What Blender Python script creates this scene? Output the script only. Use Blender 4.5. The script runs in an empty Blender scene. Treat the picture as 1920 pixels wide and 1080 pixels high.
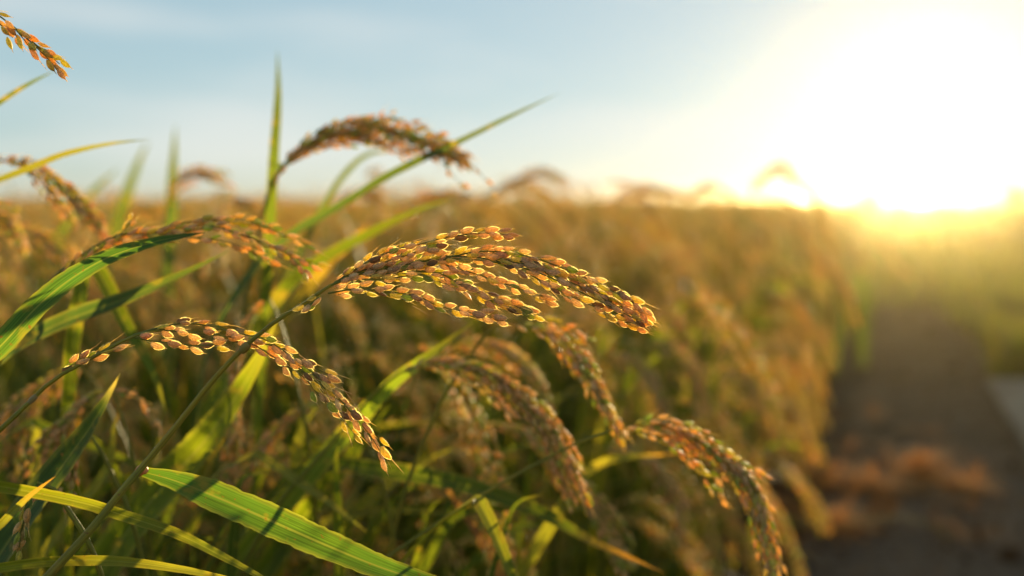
import bpy, math, random
import numpy as np
from mathutils import Vector, Matrix

# ------------------------------------------------------------------ camera, sky, sun, exposure
sc = bpy.context.scene
COL = sc.collection
CAM_H = 0.95
FPX = 35.0 / 36.0 * 1920.0
HORIZON = 377.0
PITCH = math.atan((540.0 - HORIZON) / FPX)
cam_d = bpy.data.cameras.new("camera")
cam_d.lens = 35.0
cam_d.sensor_width = 36.0
cam_d.clip_start = 0.02
cam_d.clip_end = 2000.0
cam_d.dof.use_dof = True
cam_d.dof.focus_distance = 0.602
cam_d.dof.aperture_fstop = 2.7
cam_d.dof.aperture_blades = 0
cam = bpy.data.objects.new("camera", cam_d)
COL.objects.link(cam)
cam.location = (0, 0, CAM_H)
cam.rotation_euler = (math.radians(90) - PITCH, 0, 0)
sc.camera = cam

SUN_AZ = math.radians(22.2)      # to the right of the view direction (+Y)
SUN_EL = math.radians(5.4)
world = bpy.data.worlds.new("World")
sc.world = world
world.use_nodes = True
wn = world.node_tree
wn.nodes.clear()
sky = wn.nodes.new("ShaderNodeTexSky")
sky.sky_type = 'NISHITA'
sky.sun_disc = False
sky.sun_elevation = SUN_EL
sky.sun_rotation = SUN_AZ
sky.altitude = 0
sky.air_density = 0.8
sky.dust_density = 0.3
sky.ozone_density = 4.0
bgn = wn.nodes.new("ShaderNodeBackground")
bgn.inputs[1].default_value = 0.10
wo = wn.nodes.new("ShaderNodeOutputWorld")
# the sky's own radiance, its steep range towards the sun rolled off, with thin cirrus veils
def wnode(t, **k):
    n = wn.nodes.new(t)
    for a, b in k.items(): setattr(n, a, b)
    return n
v1 = wnode("ShaderNodeVectorMath", operation='SCALE'); v1.inputs['Scale'].default_value = 0.1
gm = wnode("ShaderNodeGamma"); gm.inputs[1].default_value = 0.32
v2 = wnode("ShaderNodeVectorMath", operation='MULTIPLY'); v2.inputs[1].default_value = (3.3, 3.48, 3.22)
tc = wnode("ShaderNodeTexCoord")
mp_ = wnode("ShaderNodeMapping"); mp_.inputs['Rotation'].default_value = (0, math.radians(22), 0); mp_.inputs['Scale'].default_value = (1.6, 1.0, 9.0)
cn = wnode("ShaderNodeTexNoise"); cn.inputs['Scale'].default_value = 1.7; cn.inputs['Detail'].default_value = 4.0; cn.inputs['Roughness'].default_value = 0.45
cm = wnode("ShaderNodeMapRange"); cm.inputs[1].default_value = 0.45; cm.inputs[2].default_value = 0.72; cm.inputs[3].default_value = 0.0; cm.inputs[4].default_value = 0.45
cx = wnode("ShaderNodeMix", data_type='RGBA'); cx.inputs[7].default_value = (3.5, 3.35, 3.15, 1)
wn.links.new(sky.outputs[0], v1.inputs[0]); wn.links.new(v1.outputs[0], gm.inputs[0]); wn.links.new(gm.outputs[0], v2.inputs[0])
wn.links.new(tc.outputs['Generated'], mp_.inputs[0]); wn.links.new(mp_.outputs[0], cn.inputs['Vector']); wn.links.new(cn.outputs[0], cm.inputs[0])
wn.links.new(cm.outputs[0], cx.inputs[0]); wn.links.new(v2.outputs[0], cx.inputs[6]); wn.links.new(cx.outputs[2], bgn.inputs[0])
wn.links.new(bgn.outputs[0], wo.inputs[0])

sun_d = bpy.data.lights.new("sun", 'SUN')
sun_d.energy = 5.0
sun_d.angle = math.radians(0.53)
sun_d.color = (1.0, 0.80, 0.46)
sun = bpy.data.objects.new("sun", sun_d)
COL.objects.link(sun)
sdir = Vector((math.sin(SUN_AZ) * math.cos(SUN_EL), math.cos(SUN_AZ) * math.cos(SUN_EL), math.sin(SUN_EL)))
sun.rotation_euler = sdir.to_track_quat('Z', 'Y').to_euler()
sun.location = (10, 20, 6)

sc.view_settings.view_transform = 'Standard'
sc.view_settings.look = 'None'
sc.view_settings.gamma = 1.0
sc.view_settings.exposure = 1.5
sc.render.engine = 'CYCLES'
sc.cycles.use_denoising = True
sc.cycles.max_bounces = 7
sc.cycles.diffuse_bounces = 3
sc.cycles.glossy_bounces = 2
sc.cycles.transmission_bounces = 5
sc.cycles.volume_bounces = 0
sc.cycles.transparent_max_bounces = 6
sc.cycles.sample_clamp_indirect = 4.0
sc.cycles.caustics_reflective = False
sc.cycles.caustics_refractive = False

rng = np.random.default_rng(7)
random.seed(7)

# ------------------------------------------------------------------ maths helpers
def nrm(v):
    v = np.asarray(v, float)
    return v / max(1e-9, np.linalg.norm(v))

CP, SP = math.cos(PITCH), math.sin(PITCH)
FWD = np.array([0, CP, -SP]); UPV = np.array([0, SP, CP]); RGT = np.array([1.0, 0, 0])
CAMP = np.array([0, 0, CAM_H])

def at(px, py, d):
    """point of the place seen at a pixel of the 1920 px photograph, d metres in front of the lens"""
    return CAMP + d * (FWD + RGT * (px - 960) / FPX - UPV * (py - 540) / FPX)

def curve(pts, n):
    """Catmull-Rom through pts (k,m), resampled evenly to n points"""
    P = np.asarray(pts, float)
    if len(P) == 2:
        t = np.linspace(0, 1, n)[:, None]
        return P[0] * (1 - t) + P[1] * t
    E = np.vstack([2 * P[0] - P[1], P, 2 * P[-1] - P[-2]])
    out = []
    for i in range(1, len(E) - 2):
        p0, p1, p2, p3 = E[i - 1], E[i], E[i + 1], E[i + 2]
        for t in np.linspace(0, 1, 14, endpoint=False):
            out.append(0.5 * ((2 * p1) + (-p0 + p2) * t + (2 * p0 - 5 * p1 + 4 * p2 - p3) * t * t + (-p0 + 3 * p1 - 3 * p2 + p3) * t ** 3))
    out.append(P[-1])
    out = np.array(out)
    s = np.concatenate([[0], np.cumsum(np.linalg.norm(np.diff(out[:, :3], axis=0), axis=1))])
    q = np.linspace(0, s[-1], n)
    return np.stack([np.interp(q, s, out[:, k]) for k in range(out.shape[1])], 1)

def length(P):
    return float(np.sum(np.linalg.norm(np.diff(P, axis=0), axis=1)))

def tangents(P):
    T = np.gradient(P, axis=0)
    return T / np.maximum(1e-9, np.linalg.norm(T, axis=1))[:, None]

# ------------------------------------------------------------------ mesh helpers
class Geo:
    """collects vertices, faces, one colour per vertex and one uv per vertex, then becomes ONE mesh"""
    def __init__(s):
        s.V = []; s.F = []; s.C = []; s.U = []; s.n = 0
    def add(s, V, F, C, U=None):
        V = np.asarray(V, float)
        C = np.asarray(C, float)
        if C.ndim == 1:
            C = np.tile(C, (len(V), 1))
        s.V.append(V); s.C.append(C)
        s.U.append(np.zeros((len(V), 2)) if U is None else np.asarray(U, float))
        for f in (F if isinstance(F, list) else [F]):
            s.F.append(np.asarray(f, int) + s.n)
        s.n += len(V)
    def packed(s):
        q = [f for f in s.F if f.shape[1] == 4]; t = [f for f in s.F if f.shape[1] == 3]
        return (np.vstack(s.V), [np.vstack(x) for x in (q, t) if x], np.vstack(s.C), np.vstack(s.U))
    def mesh(s, name, mat, smooth=True):
        V, F, C, U = s.packed()
        m = bpy.data.meshes.new(name)
        m.vertices.add(len(V)); m.vertices.foreach_set('co', V.astype(np.float32).ravel())
        idx = np.concatenate([f.ravel() for f in F])
        tot = np.concatenate([np.full(len(f), f.shape[1]) for f in F])
        st = np.concatenate([[0], np.cumsum(tot)[:-1]])
        m.loops.add(len(idx)); m.loops.foreach_set('vertex_index', idx.astype(np.int32))
        m.polygons.add(len(tot)); m.polygons.foreach_set('loop_start', st.astype(np.int32))
        m.polygons.foreach_set('loop_total', tot.astype(np.int32))
        m.polygons.foreach_set('use_smooth', np.full(len(tot), smooth))
        a = m.color_attributes.new('Col', 'FLOAT_COLOR', 'POINT')
        a.data.foreach_set('color', np.hstack([C, np.ones((len(C), 1))]).astype(np.float32).ravel())
        uv = m.uv_layers.new(name='UV')
        uv.data.foreach_set('uv', U[idx].astype(np.float32).ravel())
        m.update(calc_edges=True)
        m.materials.append(mat)
        return m

def link(name, data, parent=None):
    o = bpy.data.objects.new(name, data)
    COL.objects.link(o)
    if parent is not None:
        o.parent = parent
    return o

def thing(name, label, cat, loc=(0, 0, 0), group=None):
    o = link(name, None)
    o.empty_display_size = 0.05
    o.location = loc
    o['label'] = label; o['category'] = cat
    if group: o['group'] = group
    return o

def tube_arr(P, R, sides=6, up=(0, 0, 1)):
    P = np.asarray(P, float); n = len(P)
    R = np.full(n, R) if np.isscalar(R) else np.asarray(R, float)
    T = tangents(P)
    a = np.cross(T[0], up)
    if np.linalg.norm(a) < 1e-4: a = np.cross(T[0], (1, 0, 0))
    a = nrm(a); V = []; U = []
    for i in range(n):
        a = nrm(a - T[i] * np.dot(a, T[i])); b = np.cross(T[i], a)
        for k in range(sides):
            w = 2 * math.pi * k / sides
            V.append(P[i] + R[i] * (math.cos(w) * a + math.sin(w) * b)); U.append((k / sides * 2 - 1, i * 0.01))
    F = []
    for i in range(n - 1):
        for k in range(sides):
            F.append((i * sides + k, i * sides + (k + 1) % sides, (i + 1) * sides + (k + 1) % sides, (i + 1) * sides + k))
    return np.array(V), np.array(F), np.array(U)

# the ear's grain: hull of two lemmas with nerves, two small glumes, a stiff awn, bristles on the keel
def grain_arr(L=0.0074, W=0.0034, H=0.0023, rows=9, sides=12, awn=0.0015, hairs=0, col=(0.4, 0.25, 0.1), seed=0, green=0.3):
    r = np.random.default_rng(seed)
    V = []; C = []
    col = np.array(col)
    for i in range(rows + 1):
        t = i / rows
        t2 = 0.5 - 0.5 * math.cos(math.pi * t)
        w = max(0.0, math.sin(math.pi * t2 ** 0.92)) ** 0.72
        w = w if t2 < 0.93 else w * (1 - (t2 - 0.93) * 4)
        for k in range(sides):
            a = 2 * math.pi * k / sides
            ridge = 1 + (0.07 if k % 2 == 0 else -0.06) * (sides >= 10)
            keel = 1 + (0.06 if sides >= 10 and k in (0, sides // 2) else 0)
            V.append((t2 * L, 0.5 * W * w * math.cos(a) * keel * ridge + 0.00035 * math.sin(math.pi * t2), 0.5 * H * w * math.sin(a) * ridge))
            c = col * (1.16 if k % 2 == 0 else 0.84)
            g = max(0, 1 - t2 * 3.2) * green
            c = c * (1 - g) + np.array((0.22, 0.26, 0.05)) * g
            C.append(c)
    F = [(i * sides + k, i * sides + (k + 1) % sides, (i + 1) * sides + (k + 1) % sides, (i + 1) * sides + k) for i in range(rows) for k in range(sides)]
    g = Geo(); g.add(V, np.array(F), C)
    if rows >= 7:
        for sgn in (-1, 1):     # glumes
            P = np.array([(0, 0.0002 * sgn, 0), (0.0012, sgn * 0.0013, 0.0002), (0.0026, sgn * 0.0017, 0.0)])
            tv, tf, tu = tube_arr(P, [0.0002, 0.0005, 0.00005], 4); g.add(tv, tf, col * 0.8 + 0.05)
        # pedicel
        tv, tf, tu = tube_arr(np.array([(-0.0022, 0, 0), (0.0003, 0, 0)]), 0.00022, 4); g.add(tv, tf, (0.2, 0.2, 0.06))
    if awn > 0:
        b = r.uniform(-0.12, 0.12)
        P = np.array([(L * 0.97, 0, 0), (L + awn * 0.5, b * awn * 0.3, 0), (L + awn, b * awn, r.uniform(-.1, .1) * awn)])
        tv, tf, tu = tube_arr(P, [0.0003, 0.0002, 0.00007], 3); g.add(tv, tf, (0.62, 0.52, 0.26))
    if rows >= 7:      # added pale flange round the hull's outline, its colour imitating backlit rim glow
        KV = []; KF = []
        for sgn in (-1, 1):
            k0 = len(KV)
            for i in range(1, rows + 1):
                t2 = 0.5 - 0.5 * math.cos(math.pi * i / rows); w = max(0.02, math.sin(math.pi * min(t2, .985) ** 0.92)) ** 0.72
                for e, z in ((0.99, 0.0), (1.0 + 0.13 * r.uniform(.6, 1.3) + .03 / w, 0.0001 * sgn)):
                    KV.append((t2 * L + (e - .99) * 0.0012, 0.5 * W * w * 1.06 * sgn * e + 0.00035 * math.sin(math.pi * t2), z))
            for i in range(rows - 1):
                q = k0 + 2 * i; KF.append((q, q + 1, q + 3, q + 2))
        g.add(KV, np.array(KF), (0.86, 0.70, 0.34))
    if hairs:
        HV = []; HF = []
        for h in range(hairs):
            t2 = r.uniform(0.15, 0.97); w = math.sin(math.pi * t2 ** 0.92) ** 0.72
            side = r.choice([-1, 1]); z = r.normal(0, 0.25)
            p = np.array((t2 * L, 0.5 * W * w * side * 1.05, 0.5 * H * w * z))
            d = nrm((r.uniform(0.3, 1.1), side, z * 0.9)) * r.uniform(0.00035, 0.0008)
            s = np.array((0.00005, 0, 0)); k = len(HV)
            HV += [p - s, p + s, p + d]; HF.append((k, k + 1, k + 2))
        g.add(HV, np.array(HF), (0.62, 0.55, 0.36))
    return g.packed()

def place(arr, M, p, scale=1.0):
    V, F, C, U = arr
    return V @ (M.T * scale) + p, F, C, U      # M columns = axes

def frame_for(d, roll):
    d = nrm(d); a = np.cross(d, (0, 0, 1))
    if np.linalg.norm(a) < 1e-3: a = np.array((1.0, 0, 0))
    a = nrm(a); b = np.cross(d, a)
    y = math.cos(roll) * a + math.sin(roll) * b
    return np.stack([d, y, np.cross(d, y)], 1)

def leaf_geo(g, P, widths, across, col0, col1, tipcol=None, tipfrom=0.85, fold=0.22, wave=0.0, seed=0, blemish=0.0):
    """a blade: seven vertices across with a keel, wavy edges; widths in metres at each point"""
    r = np.random.default_rng(seed)
    n = len(P); T = tangents(P); V = []; U = []; C = []
    us = np.array([-1, -0.66, -0.3, 0, 0.3, 0.66, 1.0]); m = len(us)
    s = 0.0; ph = r.uniform(0, 6)
    col0 = np.array(col0); col1 = np.array(col1)
    for i in range(n):
        if i: s += np.linalg.norm(P[i] - P[i - 1])
        a = np.asarray(across[i] if np.ndim(across) == 2 else across, float)
        a = nrm(a - T[i] * np.dot(a, T[i])); nn = np.cross(T[i], a)
        t = i / (n - 1); w = widths[i] * 0.5
        c = col0 * (1 - t) + col1 * t
        if tipcol is not None and t > tipfrom:
            k = min(1, (t - tipfrom) / (1 - tipfrom) * 1.6); c = c * (1 - k) + np.array(tipcol) * k
        for j, u in enumerate(us):
            lift = fold * abs(u) * w + wave * w * math.sin(s * 60 + ph + u * 1.4) * abs(u)
            jag = 1 + (0.03 * r.normal() if abs(u) == 1 else 0)
            V.append(P[i] + a * (u * w * jag) + nn * lift); U.append((u, s))
            e = 0.42 if abs(u) == 1 else 0.0
            C.append(c * (1 - e) + np.array((0.30, 0.27, 0.06)) * e)
    F = [(i * m + j, i * m + j + 1, (i + 1) * m + j + 1, (i + 1) * m + j) for i in range(n - 1) for j in range(m - 1)]
    g.add(V, np.array(F), C, U)

# ------------------------------------------------------------------ materials
def new_mat(name):
    m = bpy.data.materials.new(name); m.use_nodes = True
    nt = m.node_tree; nt.nodes.clear()
    return m, nt

def nd(nt, typ, **kw):
    n = nt.nodes.new(typ)
    for k, v in kw.items():
        if k.startswith('i_'):
            key = k[2:]; key = int(key) if key.isdigit() else key
            n.inputs[key].default_value = v
        else:
            setattr(n, k, v)
    return n

def plant_mat(name, trans=0.45, rough=0.45, gain=(2.2, 2.0, 1.2), sheen=0.0, stripes=True, spec=0.4):
    m, nt = new_mat(name); L = nt.links.new
    att = nd(nt, 'ShaderNodeAttribute', attribute_name='Col')
    uv = nd(nt, 'ShaderNodeUVMap', uv_map='UV')
    geo = nd(nt, 'ShaderNodeNewGeometry')
    base = att.outputs['Color']
    bump_src = None
    if stripes:
        mp = nd(nt, 'ShaderNodeMapping'); mp.inputs['Scale'].default_value = (9, 14, 1)
        L(uv.outputs[0], mp.inputs[0])
        nz = nd(nt, 'ShaderNodeTexNoise', i_Scale=1.0, i_Detail=3.0, i_Roughness=0.6); L(mp.outputs[0], nz.inputs['Vector'])
        mr = nd(nt, 'ShaderNodeMapRange'); mr.inputs[1].default_value = 0.3; mr.inputs[2].default_value = 0.7
        mr.inputs[3].default_value = 0.6; mr.inputs[4].default_value = 1.45
        L(nz.outputs[0], mr.inputs[0])
        bump_src = nz.outputs[0]
    else:
        nz = nd(nt, 'ShaderNodeTexNoise', i_Scale=900.0, i_Detail=2.0)
        L(geo.outputs['Position'], nz.inputs['Vector'])
        mr = nd(nt, 'ShaderNodeMapRange'); mr.inputs[1].default_value = 0.3; mr.inputs[2].default_value = 0.7
        mr.inputs[3].default_value = 0.75; mr.inputs[4].default_value = 1.25
        L(nz.outputs[0], mr.inputs[0])
    mul = nd(nt, 'ShaderNodeVectorMath', operation='SCALE'); L(base, mul.inputs[0]); L(mr.outputs[0], mul.inputs['Scale'])
    base = mul.outputs[0]
    # slow patches of another tint along the plant
    nz2 = nd(nt, 'ShaderNodeTexNoise', i_Scale=34.0, i_Detail=2.0); L(geo.outputs['Position'], nz2.inputs['Vector'])
    mr2 = nd(nt, 'ShaderNodeMapRange'); mr2.inputs[1].default_value = 0.35; mr2.inputs[2].default_value = 0.7
    mr2.inputs[3].default_value = 0.0; mr2.inputs[4].default_value = 1.0
    L(nz2.outputs[0], mr2.inputs[0])
    mix = nd(nt, 'ShaderNodeMix', data_type='RGBA', blend_type='MULTIPLY'); mix.inputs[7].default_value = (1.12, 0.96, 0.8, 1)
    L(mr2.outputs[0], mix.inputs[0]); L(base, mix.inputs[6])
    base = mix.outputs[2]
    if stripes:
        sx = nd(nt, 'ShaderNodeSeparateXYZ'); L(uv.outputs[0], sx.inputs[0])
        ab = nd(nt, 'ShaderNodeMath', operation='ABSOLUTE'); L(sx.outputs[0], ab.inputs[0])
        rb = nd(nt, 'ShaderNodeMapRange'); rb.inputs[1].default_value = 0.03; rb.inputs[2].default_value = 0.10; rb.inputs[3].default_value = 0.55; rb.inputs[4].default_value = 0.0
        L(ab.outputs[0], rb.inputs[0])
        mm = nd(nt, 'ShaderNodeMix', data_type='RGBA'); mm.inputs[7].default_value = (0.24, 0.25, 0.06, 1)
        L(rb.outputs[0], mm.inputs[0]); L(base, mm.inputs[6]); base = mm.outputs[2]
        for sc_, lo, hi, colr in ((300.0, 0.66, 0.72, (0.16, 0.075, 0.02, 1)), (55.0, 0.60, 0.74, (0.28, 0.20, 0.03, 1))):
            ns_ = nd(nt, 'ShaderNodeTexNoise', i_Scale=sc_, i_Detail=3.0); L(geo.outputs['Position'], ns_.inputs['Vector'])
            mq = nd(nt, 'ShaderNodeMapRange'); mq.inputs[1].default_value = lo; mq.inputs[2].default_value = hi; mq.inputs[4].default_value = 0.85; L(ns_.outputs[0], mq.inputs[0])
            mz = nd(nt, 'ShaderNodeMix', data_type='RGBA'); mz.inputs[7].default_value = colr
            L(mq.outputs[0], mz.inputs[0]); L(base, mz.inputs[6]); base = mz.outputs[2]
    pb = nd(nt, 'ShaderNodeBsdfPrincipled'); L(base, pb.inputs['Base Color'])
    pb.inputs['Roughness'].default_value = rough
    pb.inputs['Specular IOR Level'].default_value = spec
    if sheen:
        pb.inputs['Sheen Weight'].default_value = sheen; pb.inputs['Sheen Roughness'].default_value = 0.4
        pb.inputs['Sheen Tint'].default_value = (1, 0.85, 0.55, 1)
    if bump_src is not None:
        bp = nd(nt, 'ShaderNodeBump', i_Strength=0.35, i_Distance=0.0006); L(bump_src, bp.inputs['Height']); L(bp.outputs[0], pb.inputs['Normal'])
    tr = nd(nt, 'ShaderNodeBsdfTranslucent')
    tg = nd(nt, 'ShaderNodeVectorMath', operation='MULTIPLY'); tg.inputs[1].default_value = gain; L(base, tg.inputs[0])
    L(tg.outputs[0], tr.inputs[0])
    ms = nd(nt, 'ShaderNodeMixShader', i_0=trans); L(pb.outputs[0], ms.inputs[1]); L(tr.outputs[0], ms.inputs[2])
    out = nd(nt, 'ShaderNodeOutputMaterial'); L(ms.outputs[0], out.inputs[0])
    return m

M_LEAF = plant_mat('rice leaf', 0.42, 0.45, (2.1, 1.85, 0.6), spec=0.16)
M_STEM = plant_mat('rice stem', 0.25, 0.45, (2.0, 1.8, 0.7), spec=0.25)
M_GRAIN = plant_mat('rice grain', 0.46, 0.5, (1.72, 1.68, 1.05), sheen=0.5, stripes=False, spec=0.35)
M_VERGE = plant_mat('verge grass', 0.4, 0.8, (1.9, 1.6, 0.5), spec=0.03)
M_STRAW = plant_mat('dry straw', 0.3, 0.85, (1.5, 1.2, 0.6), stripes=False, spec=0.03)
M_BUSH = plant_mat('bush leaf', 0.4, 0.5, (2.2, 2.2, 0.9), stripes=False)

def ground_mat(name, c1, c2, c3, scale, bump=0.02, rough=0.95, fine=60):
    m, nt = new_mat(name); L = nt.links.new
    geo = nd(nt, 'ShaderNodeNewGeometry')
    n1 = nd(nt, 'ShaderNodeTexNoise', i_Scale=scale, i_Detail=6.0, i_Roughness=0.65); L(geo.outputs['Position'], n1.inputs['Vector'])
    n2 = nd(nt, 'ShaderNodeTexNoise', i_Scale=fine, i_Detail=4.0, i_Roughness=0.7); L(geo.outputs['Position'], n2.inputs['Vector'])
    vo = nd(nt, 'ShaderNodeTexVoronoi', i_Scale=fine * 1.3); L(geo.outputs['Position'], vo.inputs['Vector'])
    cr = nd(nt, 'ShaderNodeValToRGB'); L(n1.outputs[0], cr.inputs[0])
    cr.color_ramp.elements[0].position = 0.32; cr.color_ramp.elements[0].color = (*c1, 1)
    cr.color_ramp.elements[1].position = 0.7; cr.color_ramp.elements[1].color = (*c2, 1)
    mx = nd(nt, 'ShaderNodeMix', data_type='RGBA'); mx.inputs[7].default_value = (*c3, 1)
    mr = nd(nt, 'ShaderNodeMapRange'); mr.inputs[1].default_value = 0.48; mr.inputs[2].default_value = 0.66; L(n2.outputs[0], mr.inputs[0])
    L(mr.outputs[0], mx.inputs[0]); L(cr.outputs[0], mx.inputs[6])
    ad = nd(nt, 'ShaderNodeMath', operation='ADD'); L(n2.outputs[0], ad.inputs[0]); L(vo.outputs[0], ad.inputs[1])
    bp = nd(nt, 'ShaderNodeBump', i_Strength=1.0, i_Distance=bump); L(ad.outputs[0], bp.inputs['Height'])
    pb = nd(nt, 'ShaderNodeBsdfDiffuse'); pb.inputs['Roughness'].default_value = rough
    L(mx.outputs[2], pb.inputs['Color']); L(bp.outputs[0], pb.inputs['Normal'])
    out = nd(nt, 'ShaderNodeOutputMaterial'); L(pb.outputs[0], out.inputs[0])
    return m

M_SOIL = ground_mat('paddy soil', (0.035, 0.022, 0.012), (0.07, 0.045, 0.022), (0.10, 0.07, 0.035), 4.0)
M_PATH = ground_mat('dirt path', (0.075, 0.055, 0.040), (0.13, 0.098, 0.072), (0.19, 0.145, 0.105), 2.2, 0.006, fine=90)
M_CONC = ground_mat('concrete', (0.20, 0.16, 0.115), (0.34, 0.28, 0.21), (0.24, 0.19, 0.14), 6.0, 0.003, 0.85, fine=150)
M_TURF = ground_mat('turf soil', (0.05, 0.05, 0.02), (0.09, 0.08, 0.03), (0.06, 0.07, 0.02), 3.0)

# ------------------------------------------------------------------ the ground
SLOPE = 0.36
def edge(y):            # field edge towards the path
    return -0.22 + SLOPE * y

def sheet(name, xs_of_y, ys, z, mat, bumpy=0.0, nx=2):
    g = Geo(); V = []
    for y in ys:
        a, b = xs_of_y(y)
        for k in range(nx):
            x = a + (b - a) * k / (nx - 1)
            zz = z + bumpy * (math.sin(x * 9.1 + y * 3) * math.sin(y * 7.3 - x * 2) + 0.6 * math.sin(x * 23 + 1) * math.sin(y * 19))
            V.append((x, y, zz))
    F = [(i * nx + k, i * nx + k + 1, (i + 1) * nx + k + 1, (i + 1) * nx + k) for i in range(len(ys) - 1) for k in range(nx - 1)]
    g.add(V, np.array(F), (0.1, 0.1, 0.1))
    o = link(name, g.mesh(name, mat)); o['kind'] = 'structure'
    return o

sheet('ground', lambda y: (-420, 420), [-20, 400], 0.0, M_SOIL)
ys = list(np.linspace(-3, 12, 120)) + list(np.linspace(12.5, 120, 40))
sheet('path', lambda y: (edge(y) + 0.05, edge(y) + (1.5 if y < 5.3 else 1.0) + 0.05 * math.sin(y * 1.7)), ys, 0.016, M_PATH, 0.006, 30)
sheet('verge', lambda y: (edge(y) + 0.95, edge(y) + 60), [5.0 + 1.0 * k for k in range(90)], 0.008, M_TURF)

# concrete edging of the irrigation channel beside the path
def conc(name, label, corners, z0, z1, bev=0.012):
    g = Geo(); c = np.array(corners, float); cen = c.mean(0)
    ins = cen + (c - cen) * (1 - bev / max(0.05, np.abs(c - cen).max()))
    n = len(c); V = [(*p, z0) for p in c] + [(*p, z1 - bev) for p in c] + [(*p, z1) for p in ins]
    F = [(i, (i + 1) % n, n + (i + 1) % n, n + i) for i in range(n)] + [(n + i, n + (i + 1) % n, 2 * n + (i + 1) % n, 2 * n + i) for i in range(n)] + [(2 * n, 2 * n + 1, 2 * n + 2, 2 * n + 3)]
    g.add(V, np.array(F), (0.4, 0.4, 0.4))
    o = link(name, g.mesh(name, M_CONC, smooth=False)); o['label'] = label; o['category'] = 'concrete slab'
    return o
def sl(y, o):
    return (0.86 + SLOPE * 1.0 * y - 0.26 + o, y)
conc('concrete_slab', 'pale concrete slab lying along the right edge of the dirt path', [sl(2.2, 0), sl(2.2, 0.7), sl(4.95, 0.7), sl(4.95, 0)], -0.05, 0.06)

# ------------------------------------------------------------------ grain prototypes
PEACH = [(0.60, 0.42, 0.23), (0.64, 0.46, 0.25), (0.57, 0.385, 0.205), (0.68, 0.51, 0.30), (0.45, 0.295, 0.165)]
YEL = [(0.60, 0.50, 0.09), (0.66, 0.54, 0.13), (0.50, 0.46, 0.07)]
GCOL = PEACH + YEL
GRAIN_HI = []; GRAIN_MESH = []
for i in range(14):
    c = {9: (0.24, 0.15, 0.075), 12: (0.30, 0.34, 0.07)}.get(i, GCOL[i % len(GCOL)])
    r = np.random.default_rng(100 + i)
    fat = 0.72 if c in YEL and i % 2 else 1.0
    a = grain_arr(L=0.0080 * r.uniform(0.92, 1.08), W=0.0036 * fat * r.uniform(0.84, 1.1), H=0.0026 * fat, rows=10, sides=14,
                  awn=[0.0015, 0.001, 0.005, 0.0015, 0.0025, 0.004, 0.010][i % 7], hairs=60, col=c, seed=i)
    GRAIN_HI.append(a)
    g = Geo(); g.add(a[0], [x for x in a[1]], a[2], a[3])
    GRAIN_MESH.append(g.mesh('grain', M_GRAIN))
GOLD = [(0.58, 0.38, 0.16), (0.58, 0.43, 0.12), (0.54, 0.35, 0.15), (0.50, 0.43, 0.09), (0.58, 0.46, 0.18), (0.46, 0.33, 0.13), (0.50, 0.47, 0.11), (0.34, 0.38, 0.07)]
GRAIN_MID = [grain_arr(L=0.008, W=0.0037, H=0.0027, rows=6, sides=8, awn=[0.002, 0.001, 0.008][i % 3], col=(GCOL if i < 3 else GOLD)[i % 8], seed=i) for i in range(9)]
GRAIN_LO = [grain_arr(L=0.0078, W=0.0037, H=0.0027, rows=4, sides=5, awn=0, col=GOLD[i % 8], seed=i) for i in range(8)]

def grains_on(P, spacing, r, start=0.0, splay=0.30, scale=1.0, off=0.0016):
    """placements (variant number, frame, point, scale) of the grains along a branch"""
    n = max(4, int(length(P) / spacing)); Q = curve(P, n + 1); T = tangents(Q); out = []
    roll0 = r.uniform(0, 6.28)
    for i in range(int(start * n), n + 1):
        if r.random() < 0.03: continue
        t = T[i]; a = nrm(np.cross(t, (0, 0, 1)) if abs(t[2]) < 0.95 else (1, 0, 0)); b = np.cross(t, a)
        # two to three ranks that alternate along the branch, mostly up / down as seen from the side
        w = roll0 + i * 2.4 + r.normal(0, 0.3)
        side = nrm(math.cos(w) * a * 0.75 + math.sin(w) * b)
        sp = splay * r.uniform(0.3, 1.5) * (0.3 if i == n else 1)
        d = nrm(t * math.cos(sp) + side * math.sin(sp))
        p = Q[i] + side * off * r.uniform(0.4, 1.6) + t * spacing * r.uniform(-0.45, 0.45)
        out.append((int(r.integers(0, 1000)), frame_for(d, r.uniform(-0.55, 0.55) + (1.57 if r.random() < 0.8 else 0)), p, scale * r.uniform(0.78, 1.1)))
    return out

# ------------------------------------------------------------------ one stalk of rice from its root up
STEM_G = (0.17, 0.165, 0.022)
def add_stem(root, base, pts, r0, r1, nodes=(), name='stem', col=STEM_G, sides=9, base_bulge=True):
    P = np.vstack([base_path(base, pts[0], pts[1]), pts]); P = curve(P, 70)
    n = len(P); R = np.linspace(r0 * 1.2, r1, n)
    seen = length(np.asarray(pts)); tot = length(P)
    t = np.linspace(0, 1, n); k = 1 - seen / tot
    R = np.where(t < k, r0 * 1.1, r0 + (r1 - r0) * np.clip((t - k) / max(1e-6, 1 - k), 0, 1))
    V, F, U = tube_arr(P, R, sides)
    C = np.tile(np.array(col), (len(V), 1)) * (0.9 + 0.25 * np.repeat(t, sides))[:, None]
    ro = np.array(root.location)
    g = Geo(); g.add(V - ro, F, C, U)
    o = link(name, g.mesh(name, M_STEM), root)
    for q in nodes:
        rr = r0 + (r1 - r0) * 0.4
        d = nrm(q[1]); PP = np.array([q[0] - d * 0.0035, q[0] - d * 0.001, q[0] + d * 0.001, q[0] + d * 0.0035]) - ro
        V, F, U = tube_arr(PP, [rr * 1.02, rr * 1.4, rr * 1.4, rr * 1.02], 9)
        gg = Geo(); gg.add(V, F, (0.30, 0.22, 0.10), U)
        link('node', gg.mesh('node', M_STEM), o)
    return o

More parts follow.
